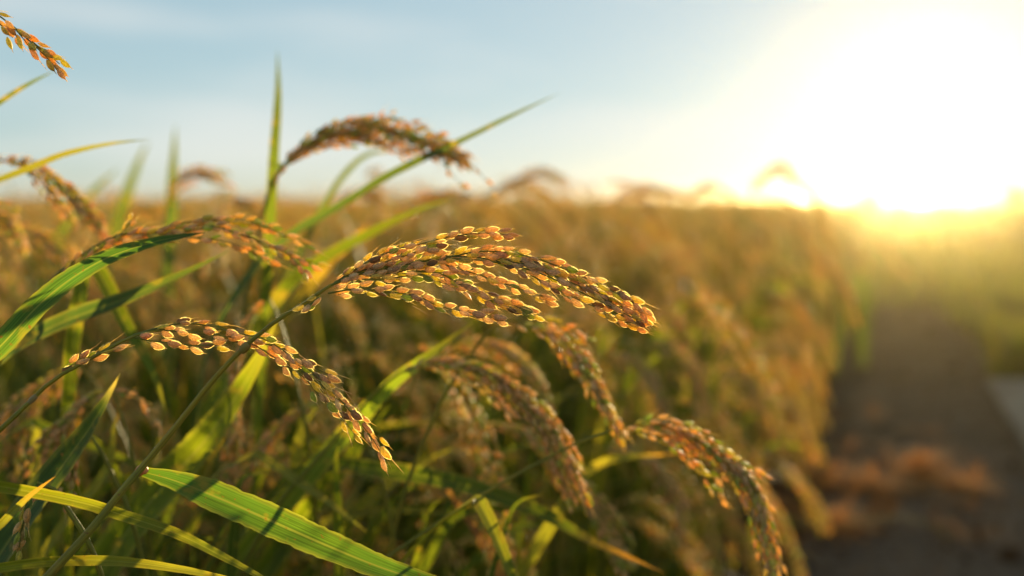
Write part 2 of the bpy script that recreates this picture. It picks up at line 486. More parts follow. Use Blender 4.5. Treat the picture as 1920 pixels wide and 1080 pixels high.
def base_path(base, p0, p1):
    """the hidden lower length: from the root on the ground bending into the first seen point"""
    base = np.asarray(base, float); p0 = np.asarray(p0); d = nrm(np.asarray(p1) - p0)
    if d[2] < 0.3: d = nrm(d + np.array((0, 0, 0.3 - d[2])))
    h = np.linalg.norm(p0 - base); c1 = base + np.array((0, 0, 0.5 * h)); c2 = p0 - d * 0.22 * h
    t = np.linspace(0, 0.94, 7)[:, None]
    return (1 - t) ** 3 * base + 3 * (1 - t) ** 2 * t * c1 + 3 * (1 - t) * t * t * c2 + t ** 3 * p0

def pix(pts, d):
    """pixel polyline -> points; d is one depth or a list"""
    d = [d] * len(pts) if np.isscalar(d) else list(np.interp(np.linspace(0, 1, len(pts)), np.linspace(0, 1, len(d)), d))
    return np.array([at(x, y, dd) for (x, y), dd in zip(pts, d)])

G1 = (0.088, 0.128, 0.008); G2 = (0.125, 0.165, 0.010); GD = (0.045, 0.080, 0.009); GB = (0.050, 0.092, 0.024)
YG = (0.20, 0.20, 0.03); OR = (0.36, 0.19, 0.04); RB = (0.20, 0.095, 0.06); PALE = (0.34, 0.28, 0.10)

def add_leaf(root, pts, d, width, roll=0.35, col0=G1, col1=G2, tip=YG, tipfrom=0.8, base=None, shape='blade', wave=0.06, fold=0.22, seed=0, label=None, n=44, twist=0.0):
    """a traced blade; width = its widest in pixels at its depth; continues as a sheath to the root when base is given"""
    P = pix(pts, d); dm = float(np.mean(d)); W = width / FPX * dm
    view = nrm(P.mean(0) - CAMP)
    nv = n
    Pv = curve(P, nv); t = np.linspace(0, 1, nv)
    if shape == 'blade':      # parallel-sided, tapering to the point
        w = W * np.clip(1 - np.clip((t - 0.35) / 0.65, 0, 1) ** 1.7, 0.03, 1)
    elif shape == 'full':     # both ends taper (whole blade seen from its collar)
        w = W * np.clip(np.minimum(1, 0.28 + t * 4.0) * (1 - np.clip((t - 0.35) / 0.65, 0, 1) ** 1.8), 0.03, 1)
    else:                      # 'through' : both ends leave the frame
        w = W * np.ones(nv)
    T = tangents(Pv)
    A = np.cross(T, view); A /= np.maximum(1e-6, np.linalg.norm(A, axis=1))[:, None]
    N = np.cross(A, T)
    ang = roll + twist * t
    A = A * np.cos(ang)[:, None] + N * np.sin(ang)[:, None]
    w = w / max(0.45, math.cos(roll))
    if base is not None:
        B = base_path(base, P[0], P[1]); B = curve(np.vstack([B, P[0]]), 26)[:-1]
        wb = np.interp(np.linspace(0, 1, len(B)), [0, 0.7, 1], [0.004, 0.0045, w[0]])
        Pv = np.vstack([B, Pv]); w = np.concatenate([wb, w]); A = np.vstack([np.tile(A[0], (len(B), 1)), A])
        tipfrom = 1 - (1 - tipfrom) * nv / len(Pv)
    g = Geo(); leaf_geo(g, Pv - np.array(root.location), w, A, col0, col1, tip, tipfrom, fold=fold, wave=wave, seed=seed)
    o = link('leaf', g.mesh('leaf', M_LEAF), root)
    if label: o['label'] = label
    return o

SEED = [1000]
def nseed():
    SEED[0] += 1
    return SEED[0]

def add_branch(root, P, spacing=0.0036, detail='hi', budget=None, rest=None, start=0.04, splay=0.3, scale=1.0, name='panicle_branch'):
    """a branch of the ear with its grains: each grain a sub-part while the budget lasts, the others in the mesh 'rest'"""
    r = np.random.default_rng(nseed()); ro = np.array(root.location)
    P = curve(P, 30)
    V, F, U = tube_arr(P - ro, np.linspace(0.0006, 0.00025, 30), 5)
    g = Geo(); g.add(V, F, (0.15, 0.17, 0.04), U)
    o = link(name, g.mesh(name, M_STEM), root)
    pl = grains_on(P, spacing, r, start, splay, scale)
    if detail == 'hi':
        for (v, M, p, s) in pl:
            if budget is not None and (budget[0] <= 0 or r.random() > budget[1]):
                a = GRAIN_HI[v % len(GRAIN_HI)]; rest.add(*place(a, M, p - ro, s)); continue
            if budget is not None: budget[0] -= 1
            q = link('grain', GRAIN_MESH[v % len(GRAIN_MESH)], o)
            q.matrix_local = Matrix(np.vstack([np.hstack([M * s, (p - ro)[:, None]]), [0, 0, 0, 1]]).tolist())
    else:
        gg = Geo(); prot = GRAIN_MID if detail == 'mid' else GRAIN_LO
        for (v, M, p, s) in pl:
            gg.add(*place(prot[v % len(prot)], M, p - ro, s))
        link('grain_row', gg.mesh('grain_row', M_GRAIN), o)
    return o

def ear_branches(axis, r, nb=8, width=0.011, frac=(0.35, 0.55), s_max=0.72):
    """branches that follow the axis of a drooping ear"""
    n = 60; Q = curve(axis, n); T = tangents(Q); L = length(Q); out = []
    for k in range(nb):
        s0 = s_max * (k + r.uniform(0, 0.5)) / nb; ln = r.uniform(*frac); s1 = min(1.0, s0 + ln)
        i = np.linspace(s0, s1, 9) * (n - 1)
        B = np.stack([np.interp(i, np.arange(n), Q[:, c]) for c in range(3)], 1)
        TT = np.stack([np.interp(i, np.arange(n), T[:, c]) for c in range(3)], 1)
        w = r.uniform(0, 6.28) ; a = nrm(np.cross(TT[4], (0, 0, 1))); b = np.cross(TT[4], a)
        sd = math.cos(w) * a + math.sin(w) * b
        u = np.linspace(0, 1, 9); off = width * (np.sin(u * 1.9) ** 0.9) * r.uniform(0.35, 1.5)
        B = B + sd * off[:, None]
        B[:, 2] -= 0.006 * u ** 2
        out.append(B)
    out.append(Q[int(0.45 * n):])
    return out

def traced_ear(root, axis_px, d, nb=8, width=0.011, detail='mid', spacing=0.0042, scale=1.0, frac=(0.35, 0.55)):
    P = pix(axis_px, d); r = np.random.default_rng(nseed())
    for B in ear_branches(P, r, nb, width, frac):
        add_branch(root, B, spacing, detail, scale=scale)

def root_at(px, d):
    p = at(px, 1080, d)
    return (p[0], p[1], 0.0)

def rice(label, px, d, group='rice stalks traced in the foreground'):
    return thing('rice_stalk', label, 'rice plant', root_at(px, d), 'rice stalks at the near edge of the field')

# ---------------------------------------------------------------- A: the stalk in focus
D = 0.60
def jit(pts, d, amp, r):
    P = pix(pts, d); off = np.linspace(0, 1, len(P)) * r.uniform(-amp, amp)
    return P - FWD * off[:, None]
rt = rice('green stalk bowing right with the sharpest spread ear of peach and yellow grains', -60, 0.60)
ST = pix([(90, 1082), (165, 1000), (225, 925), (262, 882), (330, 800), (400, 712), (465, 645), (520, 600), (565, 572), (620, 535)], [0.575, 0.59, 0.6, 0.6, 0.6])
stem = add_stem(rt, rt.location, ST, 0.0026, 0.0010, nodes=[(at(459, 652, 0.6), at(465, 645, 0.6) - at(400, 712, 0.6))])
AX = pix([(620, 535), (683, 511), (740, 499), (812, 487), (900, 488), (1000, 508), (1100, 553), (1195, 600)], D)
V, F, U = tube_arr(curve(AX, 50) - np.array(rt.location), np.linspace(0.0009, 0.0003, 50), 6)
g = Geo(); g.add(V, F, (0.15, 0.18, 0.03), U); link('ear_axis', g.mesh('ear_axis', M_STEM), rt)
HERO = [
 [(625, 532), (662, 508), (700, 486), (750, 466), (792, 457), (833, 447), (875, 440), (917, 438), (952, 441)],
 [(640, 524), (700, 500), (750, 483), (790, 472), (822, 470)],
 [(683, 513), (750, 499), (833, 484), (896, 472), (958, 474), (1021, 490), (1083, 515), (1146, 545), (1187, 566), (1212, 590)],
 [(835, 480), (917, 486), (979, 507), (1042, 542), (1104, 570), (1160, 598), (1200, 612)],
 [(958, 485), (1042, 510), (1125, 549), (1198, 590)],
 [(920, 480), (1000, 502), (1090, 538), (1150, 570), (1203, 601)],
 [(687, 517), (750, 509), (812, 492), (854, 503), (896, 515), (958, 536), (1000, 550), (1028, 560)],
 [(679, 524), (729, 522), (792, 515), (833, 532), (875, 535), (917, 556), (958, 572), (1002, 590)],
 [(780, 508), (830, 515), (880, 545), (930, 568), (985, 582)],
 [(615, 550), (667, 542), (729, 547), (783, 555), (825, 574), (875, 584), (917, 593), (935, 598)],
 [(600, 556), (583, 570), (566, 582)],
 [(622, 535), (660, 518), (700, 510), (740, 498), (770, 488)],
]
budget = [100, 0.42]; rest = Geo(); rr = np.random.default_rng(5)
for b in HERO:
    add_branch(rt, jit(b, D, 0.010, rr), 0.0028, 'hi', budget, rest, start=0.04, splay=0.22)
o = link('grains', rest.mesh('grains', M_GRAIN), rt); o['kind'] = 'stuff'
# stray awns and threads at the end of the ear
g = Geo(); ro = np.array(rt.location)
for b in HERO[:10]:
    Q = curve(pix(b, D), 40); TQ = tangents(Q)
    for k in range(8):
        i = int(rr.integers(14, 39)); d = nrm(TQ[i] + rr.normal(0, 0.22, 3)); l = rr.uniform(0.006, 0.014); p0 = Q[i] + rr.normal(0, 0.0018, 3)
        V, F, U = tube_arr(curve([p0, p0 + d * l * .5, p0 + d * l + (0, 0, -.0006)], 6), np.linspace(0.00020, 0.00006, 6), 3); g.add(V - ro, F, (0.6, 0.5, 0.26))
for k in range(26):
    y = rr.uniform(575, 618); x = 1226 - (618 - y) * 0.55 + rr.uniform(-14, 2)
    p0 = at(x - rr.uniform(20, 42), y - rr.uniform(2, 16), D + rr.uniform(-.006, .006)); p1 = at(x, y, D + rr.uniform(-.004, .004))
    m = (p0 + p1) / 2 + rr.normal(0, 0.0012, 3)
    V, F, U = tube_arr(curve([p0, m, p1], 7) - ro, np.linspace(0.00016, 0.00005, 7), 3); g.add(V, F, (0.5, 0.42, 0.2))
for a, b in (((935, 440), (997, 436)), ((905, 436), (950, 428)), ((1000, 590), (1010, 596)), ((1010, 560), (1048, 573)), ((925, 597), (957, 605)), ((870, 437), (912, 424)),
             ((1020, 597), (1096, 580)), ((985, 548), (1045, 557)), ((1120, 545), (1165, 548)), ((1150, 552), (1212, 566)), ((1060, 500), (1090, 505))):
    p0, p1 = at(*a, D), at(*b, D)
    V, F, U = tube_arr(curve([p0, (p0 + p1) / 2 + np.array((0, 0, -.0006)), p1], 7) - ro, np.linspace(0.00018, 0.00005, 7), 3); g.add(V, F, (0.5, 0.42, 0.2))
link('awns', g.mesh('awns', M_STRAW), rt)
# the broad blade that leaves this stalk at its collar
lf = add_leaf(rt, [(264, 884), (330, 902), (420, 938), (520, 982), (620, 1026), (720, 1066), (830, 1100), (960, 1130)], [0.6, 0.60, 0.61, 0.64], 57, roll=0.25, shape='full', col0=(0.06, 0.135, 0.02), col1=(0.07, 0.14, 0.02), tip=YG, wave=0.10, fold=0.20, seed=3, n=70)
g = Geo(); V, F, U = tube_arr(curve([at(258, 890, .6), at(266, 880, .5985), at(276, 886, .5985)], 8) - ro, [0.0016, 0.0026, 0.003, 0.0032, 0.0032, 0.003, 0.0026, 0.0014], 8)
g.add(V, F, (0.45, 0.26, 0.14), U); link('collar', g.mesh('collar', M_STEM), rt)

# ---------------------------------------------------------------- B: second sharp stalk
rt = rice('slender arched ear of pale grains crossing behind the stem of the sharpest stalk', -220, 0.62)
ST = pix([(-60, 860), (0, 806), (60, 750), (100, 712), (160, 678), (210, 650), (260, 626), (310, 618)], 0.612)
add_stem(rt, rt.location, ST, 0.0017, 0.0008, nodes=[(at(62, 748, .612), at(62, 748, .612) - at(0, 806, .612))])
budget = [100, 1.0]; rest = Geo()
SEC = [
 [(250, 628), (300, 614), (345, 606), (400, 612), (450, 625), (500, 637), (545, 665), (590, 700), (625, 732), (665, 778), (700, 820), (718, 852)],
 [(250, 632), (290, 640), (330, 644), (370, 648), (420, 644), (460, 641), (495, 658), (530, 682), (570, 708), (600, 745), (640, 785), (665, 815)],
 [(120, 692), (140, 682), (160, 668)], [(172, 670), (195, 658), (208, 655)],
 [(480, 640), (520, 652), (560, 678), (600, 695), (618, 703)],
 [(560, 690), (605, 725), (650, 762), (690, 800), (712, 838)],
 [(300, 618), (340, 622), (400, 628), (440, 632)],
]
for i, b in enumerate(SEC):
    add_branch(rt, jit(b, 0.612, 0.006, rr), 0.0052 if i < 2 else 0.0058, 'hi', budget, rest, start=0.05, splay=0.22, scale=1.06)
if rest.n: 
    o = link('grains', rest.mesh('grains', M_GRAIN), rt); o['kind'] = 'stuff'
g = Geo(); ro = np.array(rt.location)
for a, b in (((160, 660), (193, 637)), ((600, 735), (650, 800)), ((655, 760), (680, 810)), ((590, 700), (665, 742)), ((700, 815), (735, 880)), ((712, 840), (733, 860)), ((640, 770), (660, 840)), ((325, 608), (350, 590)), ((560, 665), (583, 678)), ((505, 633), (545, 632)), ((360, 605), (395, 597)), ((640, 725), (690, 790))):
    p0, p1 = at(*a, .612), at(*b, .612)
    V, F, U = tube_arr(curve([p0, (p0 + p1) / 2 + np.array((0.0004, 0, -.0006)), p1], 7) - ro, np.linspace(0.0003, 0.00006, 7), 3); g.add(V, F, (0.45, 0.32, 0.14))
link('awns', g.mesh('awns', M_STRAW), rt)
add_leaf(rt, [(-60, 905), (0, 912), (80, 926), (160, 944), (230, 966), (330, 1000), (420, 1045), (520, 1100), (600, 1150)], [0.57, 0.585, 0.6, 0.6], 20, roll=-0.45, col0=G2, col1=(0.13, 0.15, 0.02), tip=YG, base=rt.location, seed=5, n=60, twist=1.1)

# ---------------------------------------------------------------- C: ear just behind, upper left
rt = rice('stalk with a broad ear arching over a curved green blade at upper left', -150, 0.74)
ST = pix([(20, 640), (60, 570), (100, 522), (150, 482), (200, 450), (240, 437)], [0.71, 0.70])
add_stem(rt, rt.location, ST, 0.0016, 0.0010)
for b in ([(115, 515), (160, 480), (220, 447), (290, 432), (350, 425), (410, 416), (470, 418), (530, 440), (575, 460)],
          [(250, 440), (330, 438), (400, 425), (450, 440), (500, 460), (550, 482), (597, 495)],
          [(280, 446), (370, 446), (430, 455), (480, 478), (503, 490)],
          [(420, 430), (480, 448), (540, 475), (570, 500), (580, 514)],
          [(225, 440), (240, 428), (250, 418)], [(140, 500), (200, 462), (270, 440), (340, 428)], [(300, 430), (350, 416), (410, 412), (450, 410), (500, 425)]):
    add_branch(rt, jit(b, 0.70, 0.02, rr), 0.0042, 'mid', start=0.0, splay=0.25, scale=1.08)
# the curved green blade in front of it
rt = rice('broad sharp green blade rising from the left edge and arching right', -330, 0.62)
add_leaf(rt, [(-120, 780), (-50, 700), (10, 640), (70, 575), (130, 525), (200, 484), (280, 456), (340, 443), (385, 436)], [0.59, 0.6, 0.62, 0.66], 41, roll=0.3, col0=(0.065, 0.13, 0.02), col1=(0.05, 0.13, 0.03), tip=GB, base=rt.location, seed=8, n=60, wave=0.03)
add_leaf(rt, [(-60, 720), (20, 655), (120, 603), (230, 562), (330, 520), (430, 470)], [0.74, 0.76], 30, roll=0.7, col0=GB, col1=GB, tip=GB, base=rt.location, seed=9)
add_leaf(rt, [(-60, 1040), (0, 985), (50, 935), (104, 893)], 0.56, 15, roll=0.4, col0=G2, col1=YG, tip=OR, tipfrom=0.6, base=rt.location, seed=10)
add_leaf(rt, [(-60, 1075), (0, 1064), (100, 1052), (220, 1052), (330, 1066), (450, 1090), (520, 1110)], [0.58, 0.62], 17, roll=-0.5, col0=G2, col1=YG, tip=OR, base=rt.location, seed=11, twist=0.8)
add_leaf(rt, [(-90, 1170), (0, 1040), (60, 950), (120, 870), (170, 800), (205, 740), (226, 700)], [0.66, 0.69], 56, roll=0.9, col0=GB, col1=GD, tip=PALE, tipfrom=0.88, base=rt.location, seed=12)

# ---------------------------------------------------------------- D: tall blurred arch against the sky
rt = rice('tall stalk whose dense brown ear arches against the sky', 430, 0.92)
ST = pix([(478, 470), (490, 412), (503, 365), (520, 330), (545, 292)], 0.92)
add_stem(rt, rt.location, ST, 0.0020, 0.0012)
traced_ear(rt, [(508, 352), (530, 312), (565, 278), (620, 248), (690, 236), (760, 252), (820, 272), (868, 292)], 0.92, nb=17, width=0.012, spacing=0.0036, scale=1.15, frac=(0.3, 0.5))
add_branch(rt, pix([(690, 238), (715, 222), (730, 216)], .92), 0.005, 'mid')
add_branch(rt, pix([(600, 248), (640, 228), (680, 222)], .92), 0.004, 'mid')
add_branch(rt, pix([(850, 282), (895, 320), (925, 355)], .92), 0.012, 'mid')
add_branch(rt, pix([(820, 290), (850, 330), (872, 352)], .92), 0.012, 'mid')
add_leaf(rt, [(505, 470), (510, 380), (516, 280), (522, 180), (520, 92)], [0.93, 0.93, 1.0], 19, roll=0.6, col0=G1, col1=GB, tip=GB, base=rt.location, seed=13)
add_leaf(rt, [(560, 430), (640, 385), (720, 335), (790, 300), (870, 262), (950, 222), (1050, 174)], [0.9, 0.9, 0.86], 15, roll=0.8, col0=GB, col1=GB, tip=GB, base=rt.location, seed=14)
add_leaf(rt, [(600, 400), (640, 335), (690, 290), (760, 282)], 1.15, 12, roll=0.4, col0=GB, col1=GB, tip=GB, seed=15, base=rt.location)

# ---------------------------------------------------------------- the row of ears to the right
def ear_plant(label, stem_px, sd, axis_px, ad, rootpx, rd, nb=8, width=0.010, r0=0.0016, leaves=(), extra=(), spacing=0.0034, scale=1.08, frac=(0.35, 0.55), detail='mid'):
    rt = rice(label, rootpx, rd)
    P = pix(stem_px, sd); add_stem(rt, rt.location, P, r0, 0.0009)
    traced_ear(rt, axis_px, ad, nb, width, detail, spacing, scale, frac)
    for e in extra:
        add_branch(rt, pix(e, ad), spacing, 'mid', scale=scale)
    for lv in leaves:
        add_leaf(rt, base=rt.location, seed=nseed(), **lv)
    return rt

ear_plant('long golden ear curving down to right below the sharpest ear', [(560, 900), (640, 810), (700, 740), (745, 702), (775, 688)], 0.80,
          [(755, 700), (800, 682), (850, 680), (905, 695), (960, 732), (1010, 782), (1055, 845), (1090, 922)], 0.80, 330, 0.85, nb=15, width=0.009,
          leaves=[dict(pts=[(400, 1110), (500, 985), (590, 880), (670, 790), (740, 716), (810, 662), (895, 598)], d=[0.84, 0.84, 0.8], width=40, roll=0.3, col0=G2, col1=(0.13, 0.20, 0.02), tip=YG),
                  dict(pts=[(470, 1110), (540, 1010), (640, 880), (730, 760)], d=0.9, width=44, roll=0.5, col0=G2, col1=G1, tip=None)])
ear_plant('narrow golden ear hanging steeply below tip of the sharpest ear', [(860, 700), (900, 640), (940, 606), (975, 600)], 0.80,
          [(960, 604), (1010, 614), (1055, 640), (1095, 690), (1125, 745), (1160, 802)], 0.79, 700, 0.85, nb=9, width=0.006, extra=[[(1020, 600), (1060, 612), (1105, 640)]], frac=(0.3, 0.5))
ear_plant('thick blurred ear behind the long golden ear', [(700, 760), (760, 700), (820, 660)], 1.0,
          [(820, 655), (880, 645), (935, 655), (985, 690), (1015, 730), (1030, 775)], 1.0, 560, 1.05, nb=10, width=0.011)
ear_plant('lowest right ear, forked and golden, on a long slanting green stem', [(560, 1160), (690, 1072), (760, 1022), (850, 962), (930, 912), (1010, 868), (1080, 832), (1150, 806)], 0.76,
          [(1160, 804), (1215, 796), (1270, 805), (1325, 832), (1378, 872), (1420, 925), (1440, 990), (1455, 1058)], 0.76, 430, 0.76, nb=14, width=0.008, r0=0.0017,
          extra=[[(1175, 805), (1230, 818), (1280, 850), (1320, 895), (1352, 932)], [(1240, 815), (1290, 840), (1330, 880), (1352, 895)], [(1370, 860), (1410, 880), (1432, 892)]],
          leaves=[dict(pts=[(893, 935), (915, 975), (940, 1030), (960, 1085), (975, 1140)], d=0.74, width=26, roll=0.7, col0=YG, col1=G2, tip=None),
                  dict(pts=[(600, 870), (700, 880), (850, 905), (1000, 955), (1100, 1010), (1190, 1050), (1248, 1076)], d=[0.86, 0.82], width=32, roll=0.5, col0=GD, col1=G1, tip=OR, tipfrom=0.72)])
ear_plant('blurred ear hanging low beside a green blade with an orange tip', [(760, 900), (840, 830), (900, 803)], 0.98,
          [(890, 806), (960, 800), (1020, 832), (1065, 885), (1110, 945), (1150, 1000), (1185, 1050)], 0.96, 620, 1.0, nb=11, width=0.010,
          leaves=[dict(pts=[(970, 1140), (925, 1050), (880, 975), (820, 892)], d=0.9, width=20, roll=0.4, col0=RB, col1=RB, tip=None, label='reddish dried blade')])
ear_plant('pale blurred ear curving down right of the narrow golden ear', [(1060, 740), (1110, 690), (1150, 668)], 1.25,
          [(1140, 672), (1180, 668), (1215, 695), (1240, 740), (1252, 790)], 1.25, 900, 1.3, nb=8, width=0.010)
ear_plant('blurred ear hanging between the long golden ear and the forked ear', [(1040, 900), (1100, 850), (1150, 838)], 1.1,
          [(1130, 842), (1190, 850), (1240, 885), (1275, 935), (1290, 975)], 1.1, 900, 1.15, nb=8, width=0.009)

for lb, px, d in [
    ('soft golden ear bowing down right, nearest beyond the tip of the sharpest ear', [(1165, 575), (1225, 580), (1275, 625), (1310, 700)], 1.45),
    ('soft golden ear arching above the lodged edge plants, halfway to the path', [(1255, 548), (1320, 560), (1365, 600), (1390, 655)], 1.7),
    ('bright blurred ear drooping at the path edge, level with the sharpest ear', [(1410, 545), (1480, 560), (1530, 605), (1560, 680)], 1.95),
    ('bright blurred ear drooping at the path edge, highest of those over the dirt', [(1470, 470), (1540, 490), (1585, 540), (1607, 605)], 2.3),
    ('blurred ear hanging beneath the bright ears at the path edge', [(1380, 640), (1440, 645), (1490, 690), (1515, 745)], 1.75),
    ('lowest blurred ear drooping over the dry straw at the foot of the crop', [(1400, 765), (1460, 765), (1505, 800), (1528, 855)], 1.65),
    ('pale gold ear in the middle of the crop above the forked ear', [(1310, 690), (1370, 690), (1415, 725), (1435, 780)], 1.6),
    ('blurred ear curling on the skyline right of the tall arched ear', [(890, 385), (950, 352), (1010, 328), (1062, 338)], 1.9),
    ('second blurred ear curling on the skyline, farther right', [(1125, 392), (1170, 366), (1225, 352), (1282, 360)], 2.3),
    ('faint ear standing highest on the skyline left of the sun', [(1405, 372), (1432, 335), (1465, 312), (1490, 335)], 2.4),
    ('blurred skyline ear directly under the right end of the tall arched ear', [(755, 408), (790, 378), (838, 366), (880, 374)], 1.7),
    ('skyline ear seen through the gap under the tall arched ear', [(610, 402), (645, 372), (690, 366), (725, 388)], 1.8),
    ('farthest right of the brown skyline ears, close to the white sun glow', [(1395, 392), (1362, 362), (1325, 352), (1290, 372)], 2.6),
    ('skyline ear between the upright vertical blade and the short brown ear', [(395, 402), (430, 378), (465, 380), (490, 402)], 1.7),
    ('small skyline ear left of the short brown ear', [(225, 412), (255, 392), (290, 394), (312, 412)], 1.6),
    ('golden ear low between the blurred ears and the forked ear', [(1210, 640), (1260, 660), (1300, 710), (1325, 770)], 1.35)]:
    x0, y0 = px[0]
    ear_plant(lb, [(x0 - 60, y0 + 170), (x0 - 45, y0 + 80), (x0 - 5, y0 + 8)], d, px, d, x0 - 90, d, nb=10, width=0.013, spacing=0.0046, scale=1.15,
              leaves=[] if 'skyline' in lb else [dict(pts=[(x0 - 80, y0 + 220), (x0 - 50, y0 + 110), (x0 + q1, y0 + q2), (x0 + q1 * 3 + 40, y0 + q2 + q3)], d=d * 1.04, width=rr.uniform(11, 17), roll=rr.uniform(.2, .9), col0=G2, col1=G1, tip=YG)
                      for q1, q2, q3 in ((rr.uniform(-45, 25), rr.uniform(0, 60), rr.uniform(-110, 50)), (rr.uniform(-20, 40), rr.uniform(30, 80), rr.uniform(-60, 60)))])

# ---------------------------------------------------------------- left side
ear_plant('grey green ear arching down against the sky at left edge', [(-120, 420), (-60, 330), (-10, 296)], 0.90,
          [(-20, 296), (40, 298), (85, 325), (125, 365), (160, 405), (190, 440)], 0.90, -200, 0.95, nb=8, width=0.008,
          leaves=[dict(pts=[(-40, 352), (50, 318), (120, 290), (200, 271), (280, 261)], d=0.8, width=12, roll=0.6, col0=GB, col1=YG, tip=GB),
                  dict(pts=[(-60, 238), (0, 192), (50, 160), (106, 131)], d=0.8, width=10, roll=0.5, col0=GB, col1=GB, tip=GB)])
ear_plant('tip of a brown ear with long awns at top left corner', [(-260, 150), (-200, 60), (-120, 10), (-60, 5)], 0.62,
          [(-80, 0), (-30, 14), (20, 46), (60, 80), (90, 102), (112, 120)], 0.62, -340, 0.66, nb=3, width=0.002, frac=(0.4, 0.6), spacing=0.0050,
          extra=[[(118, 124), (150, 142), (176, 160)][:0] or [(60, 78), (88, 100), (110, 118)]])
ear_plant('short brown ear bending right on the skyline beside upright blurred blades', [(305, 470), (308, 420), (315, 375)], 1.3,
          [(312, 385), (325, 350), (352, 328), (390, 322), (425, 323)], 1.3, 300, 1.35, nb=9, width=0.012,
          leaves=[dict(pts=[(318, 480), (322, 380), (326, 300), (329, 232)], d=1.45, width=22, roll=0.3, col0=GB, col1=GB, tip=GB),
                  dict(pts=[(215, 440), (240, 360), (262, 300), (280, 262)], d=1.9, width=20, roll=0.4, col0=GB, col1=GB, tip=GB),
                  dict(pts=[(120, 430), (170, 365), (200, 335), (225, 315)], d=1.7, width=14, roll=0.4, col0=GB, col1=GB, tip=GB)])
ear_plant('pair of tawny ears hanging left below the slender arched ear', [(260, 900), (235, 800), (215, 740)], 0.80,
          [(212, 735), (170, 745), (125, 785), (90, 835), (60, 880)], 0.80, 250, 0.85, nb=7, width=0.006,
          extra=[[(215, 735), (250, 745), (280, 775), (300, 815)]])
ear_plant('blurred tawny ear drooping at left edge under the slender arched ear', [(220, 800), (180, 720), (150, 690)], 0.95,
          [(150, 690), (105, 700), (60, 745), (30, 800), (5, 870)], 0.92, 200, 1.0, nb=9, width=0.011)
ear_plant('small hanging ear tip with few grains beside the left dark blade', [(215, 900), (180, 830), (150, 805)], 0.72,
          [(150, 806), (138, 830), (134, 880), (132, 930)], 0.72, 200, 0.8, nb=3, width=0.003, frac=(0.4, 0.6), spacing=0.0055)
ear_plant('single thin ear tip pointing down at bottom left corner', [(130, 960), (100, 915), (70, 905)], 0.62,
          [(72, 905), (55, 935), (45, 975), (32, 1020)], 0.62, 120, 0.7, nb=2, width=0.001, frac=(0.4, 0.6), spacing=0.006)
ear_plant('amber ear hanging straight down behind the stem of the sharpest stalk', [(560, 740), (530, 620), (505, 560)], 0.86,
          [(505, 560), (470, 600), (445, 680), (436, 760), (430, 850), (428, 900)], 0.86, 540, 0.95, nb=8, width=0.006)
ear_plant('amber ear hanging down left beneath bright diagonal blades', [(700, 860), (670, 780), (620, 745)], 0.88,
          [(620, 745), (560, 770), (505, 820), (465, 880), (440, 930)], 0.88, 680, 0.95, nb=7, width=0.005)
ear_plant('reddish brown ear crowding in at left edge under the grey green ear', [(-200, 520), (-140, 430), (-90, 405)], 0.95,
          [(-90, 405), (-40, 395), (10, 405), (40, 435), (48, 460)], 0.95, -200, 1.0, nb=9, width=0.012)
ear_plant('brown ear running down left behind the broad ear', [(-60, 620), (-40, 480), (20, 420)], 1.05,
          [(10, 425), (60, 440), (110, 470), (150, 520)], 1.05, -120, 1.1, nb=9, width=0.012)
rt = rice('leafy blurred shoot of wide diagonal blades behind the sharpest stem', 180, 0.85)
for pts, d, w, c0, c1, tp in [([(160, 1120), (230, 1010), (300, 920), (390, 820), (470, 700), (520, 600)], 0.78, 66, G1, G2, YG),
                       ([(430, 700), (520, 560), (600, 490), (680, 445), (770, 400), (860, 368)], [0.95, 1.0], 24, G1, G1, G1),
                       ([(560, 560), (610, 500), (650, 462), (688, 422)], 1.05, 22, G1, OR, OR),
                       ([(120, 980), (200, 880), (215, 800), (232, 750)], 0.8, 16, YG, YG, OR),
                       ([(150, 560), (160, 505), (185, 510), (230, 600), (282, 690), (312, 775)], 0.82, 28, G1, G1, YG),
                       ([(480, 850), (555, 900), (620, 945), (690, 1000)], 0.8, 16, YG, YG, YG),
                       ([(60, 790), (150, 830), (230, 860), (330, 900)], 0.9, 16, GD, G1, GD),
                       ([(640, 1000), (700, 930), (770, 880), (850, 840)], 0.95, 26, G1, YG, YG)]:
    add_leaf(rt, pts, d, w, roll=0.5, col0=c0, col1=c1, tip=tp, seed=nseed(), base=rt.location)
rt = rice('low shoot of thin crossing blades filling the shade at bottom left', 330, 0.95)
rl = np.random.default_rng(42)
for k in range(34):
    x = rl.uniform(-80, 1000); y = rl.uniform(1090, 1150); up = rl.uniform(150, 420) * (1.0 if x < 520 else 0.8); dx = rl.normal(90, 150); bow = rl.uniform(10, 90)
    pts = [(x, y), (x + dx * .35, y - up * .45), (x + dx * .75, y - up * .85), (x + dx * 1.25 + bow, y - up + bow * .4)]
    dd = rl.uniform(0.78, 1.12)
    add_leaf(rt, pts, dd, rl.uniform(9, 24), roll=rl.uniform(-.6, .9), col0=[GD, G1, G2][k % 3], col1=[G1, G2, YG, GD, G1][k % 5], tip=[YG, None, OR][k % 3], seed=2000 + k, base=(at(x, 1080, dd)[0], at(x, 1080, dd)[1], 0.0), n=26)

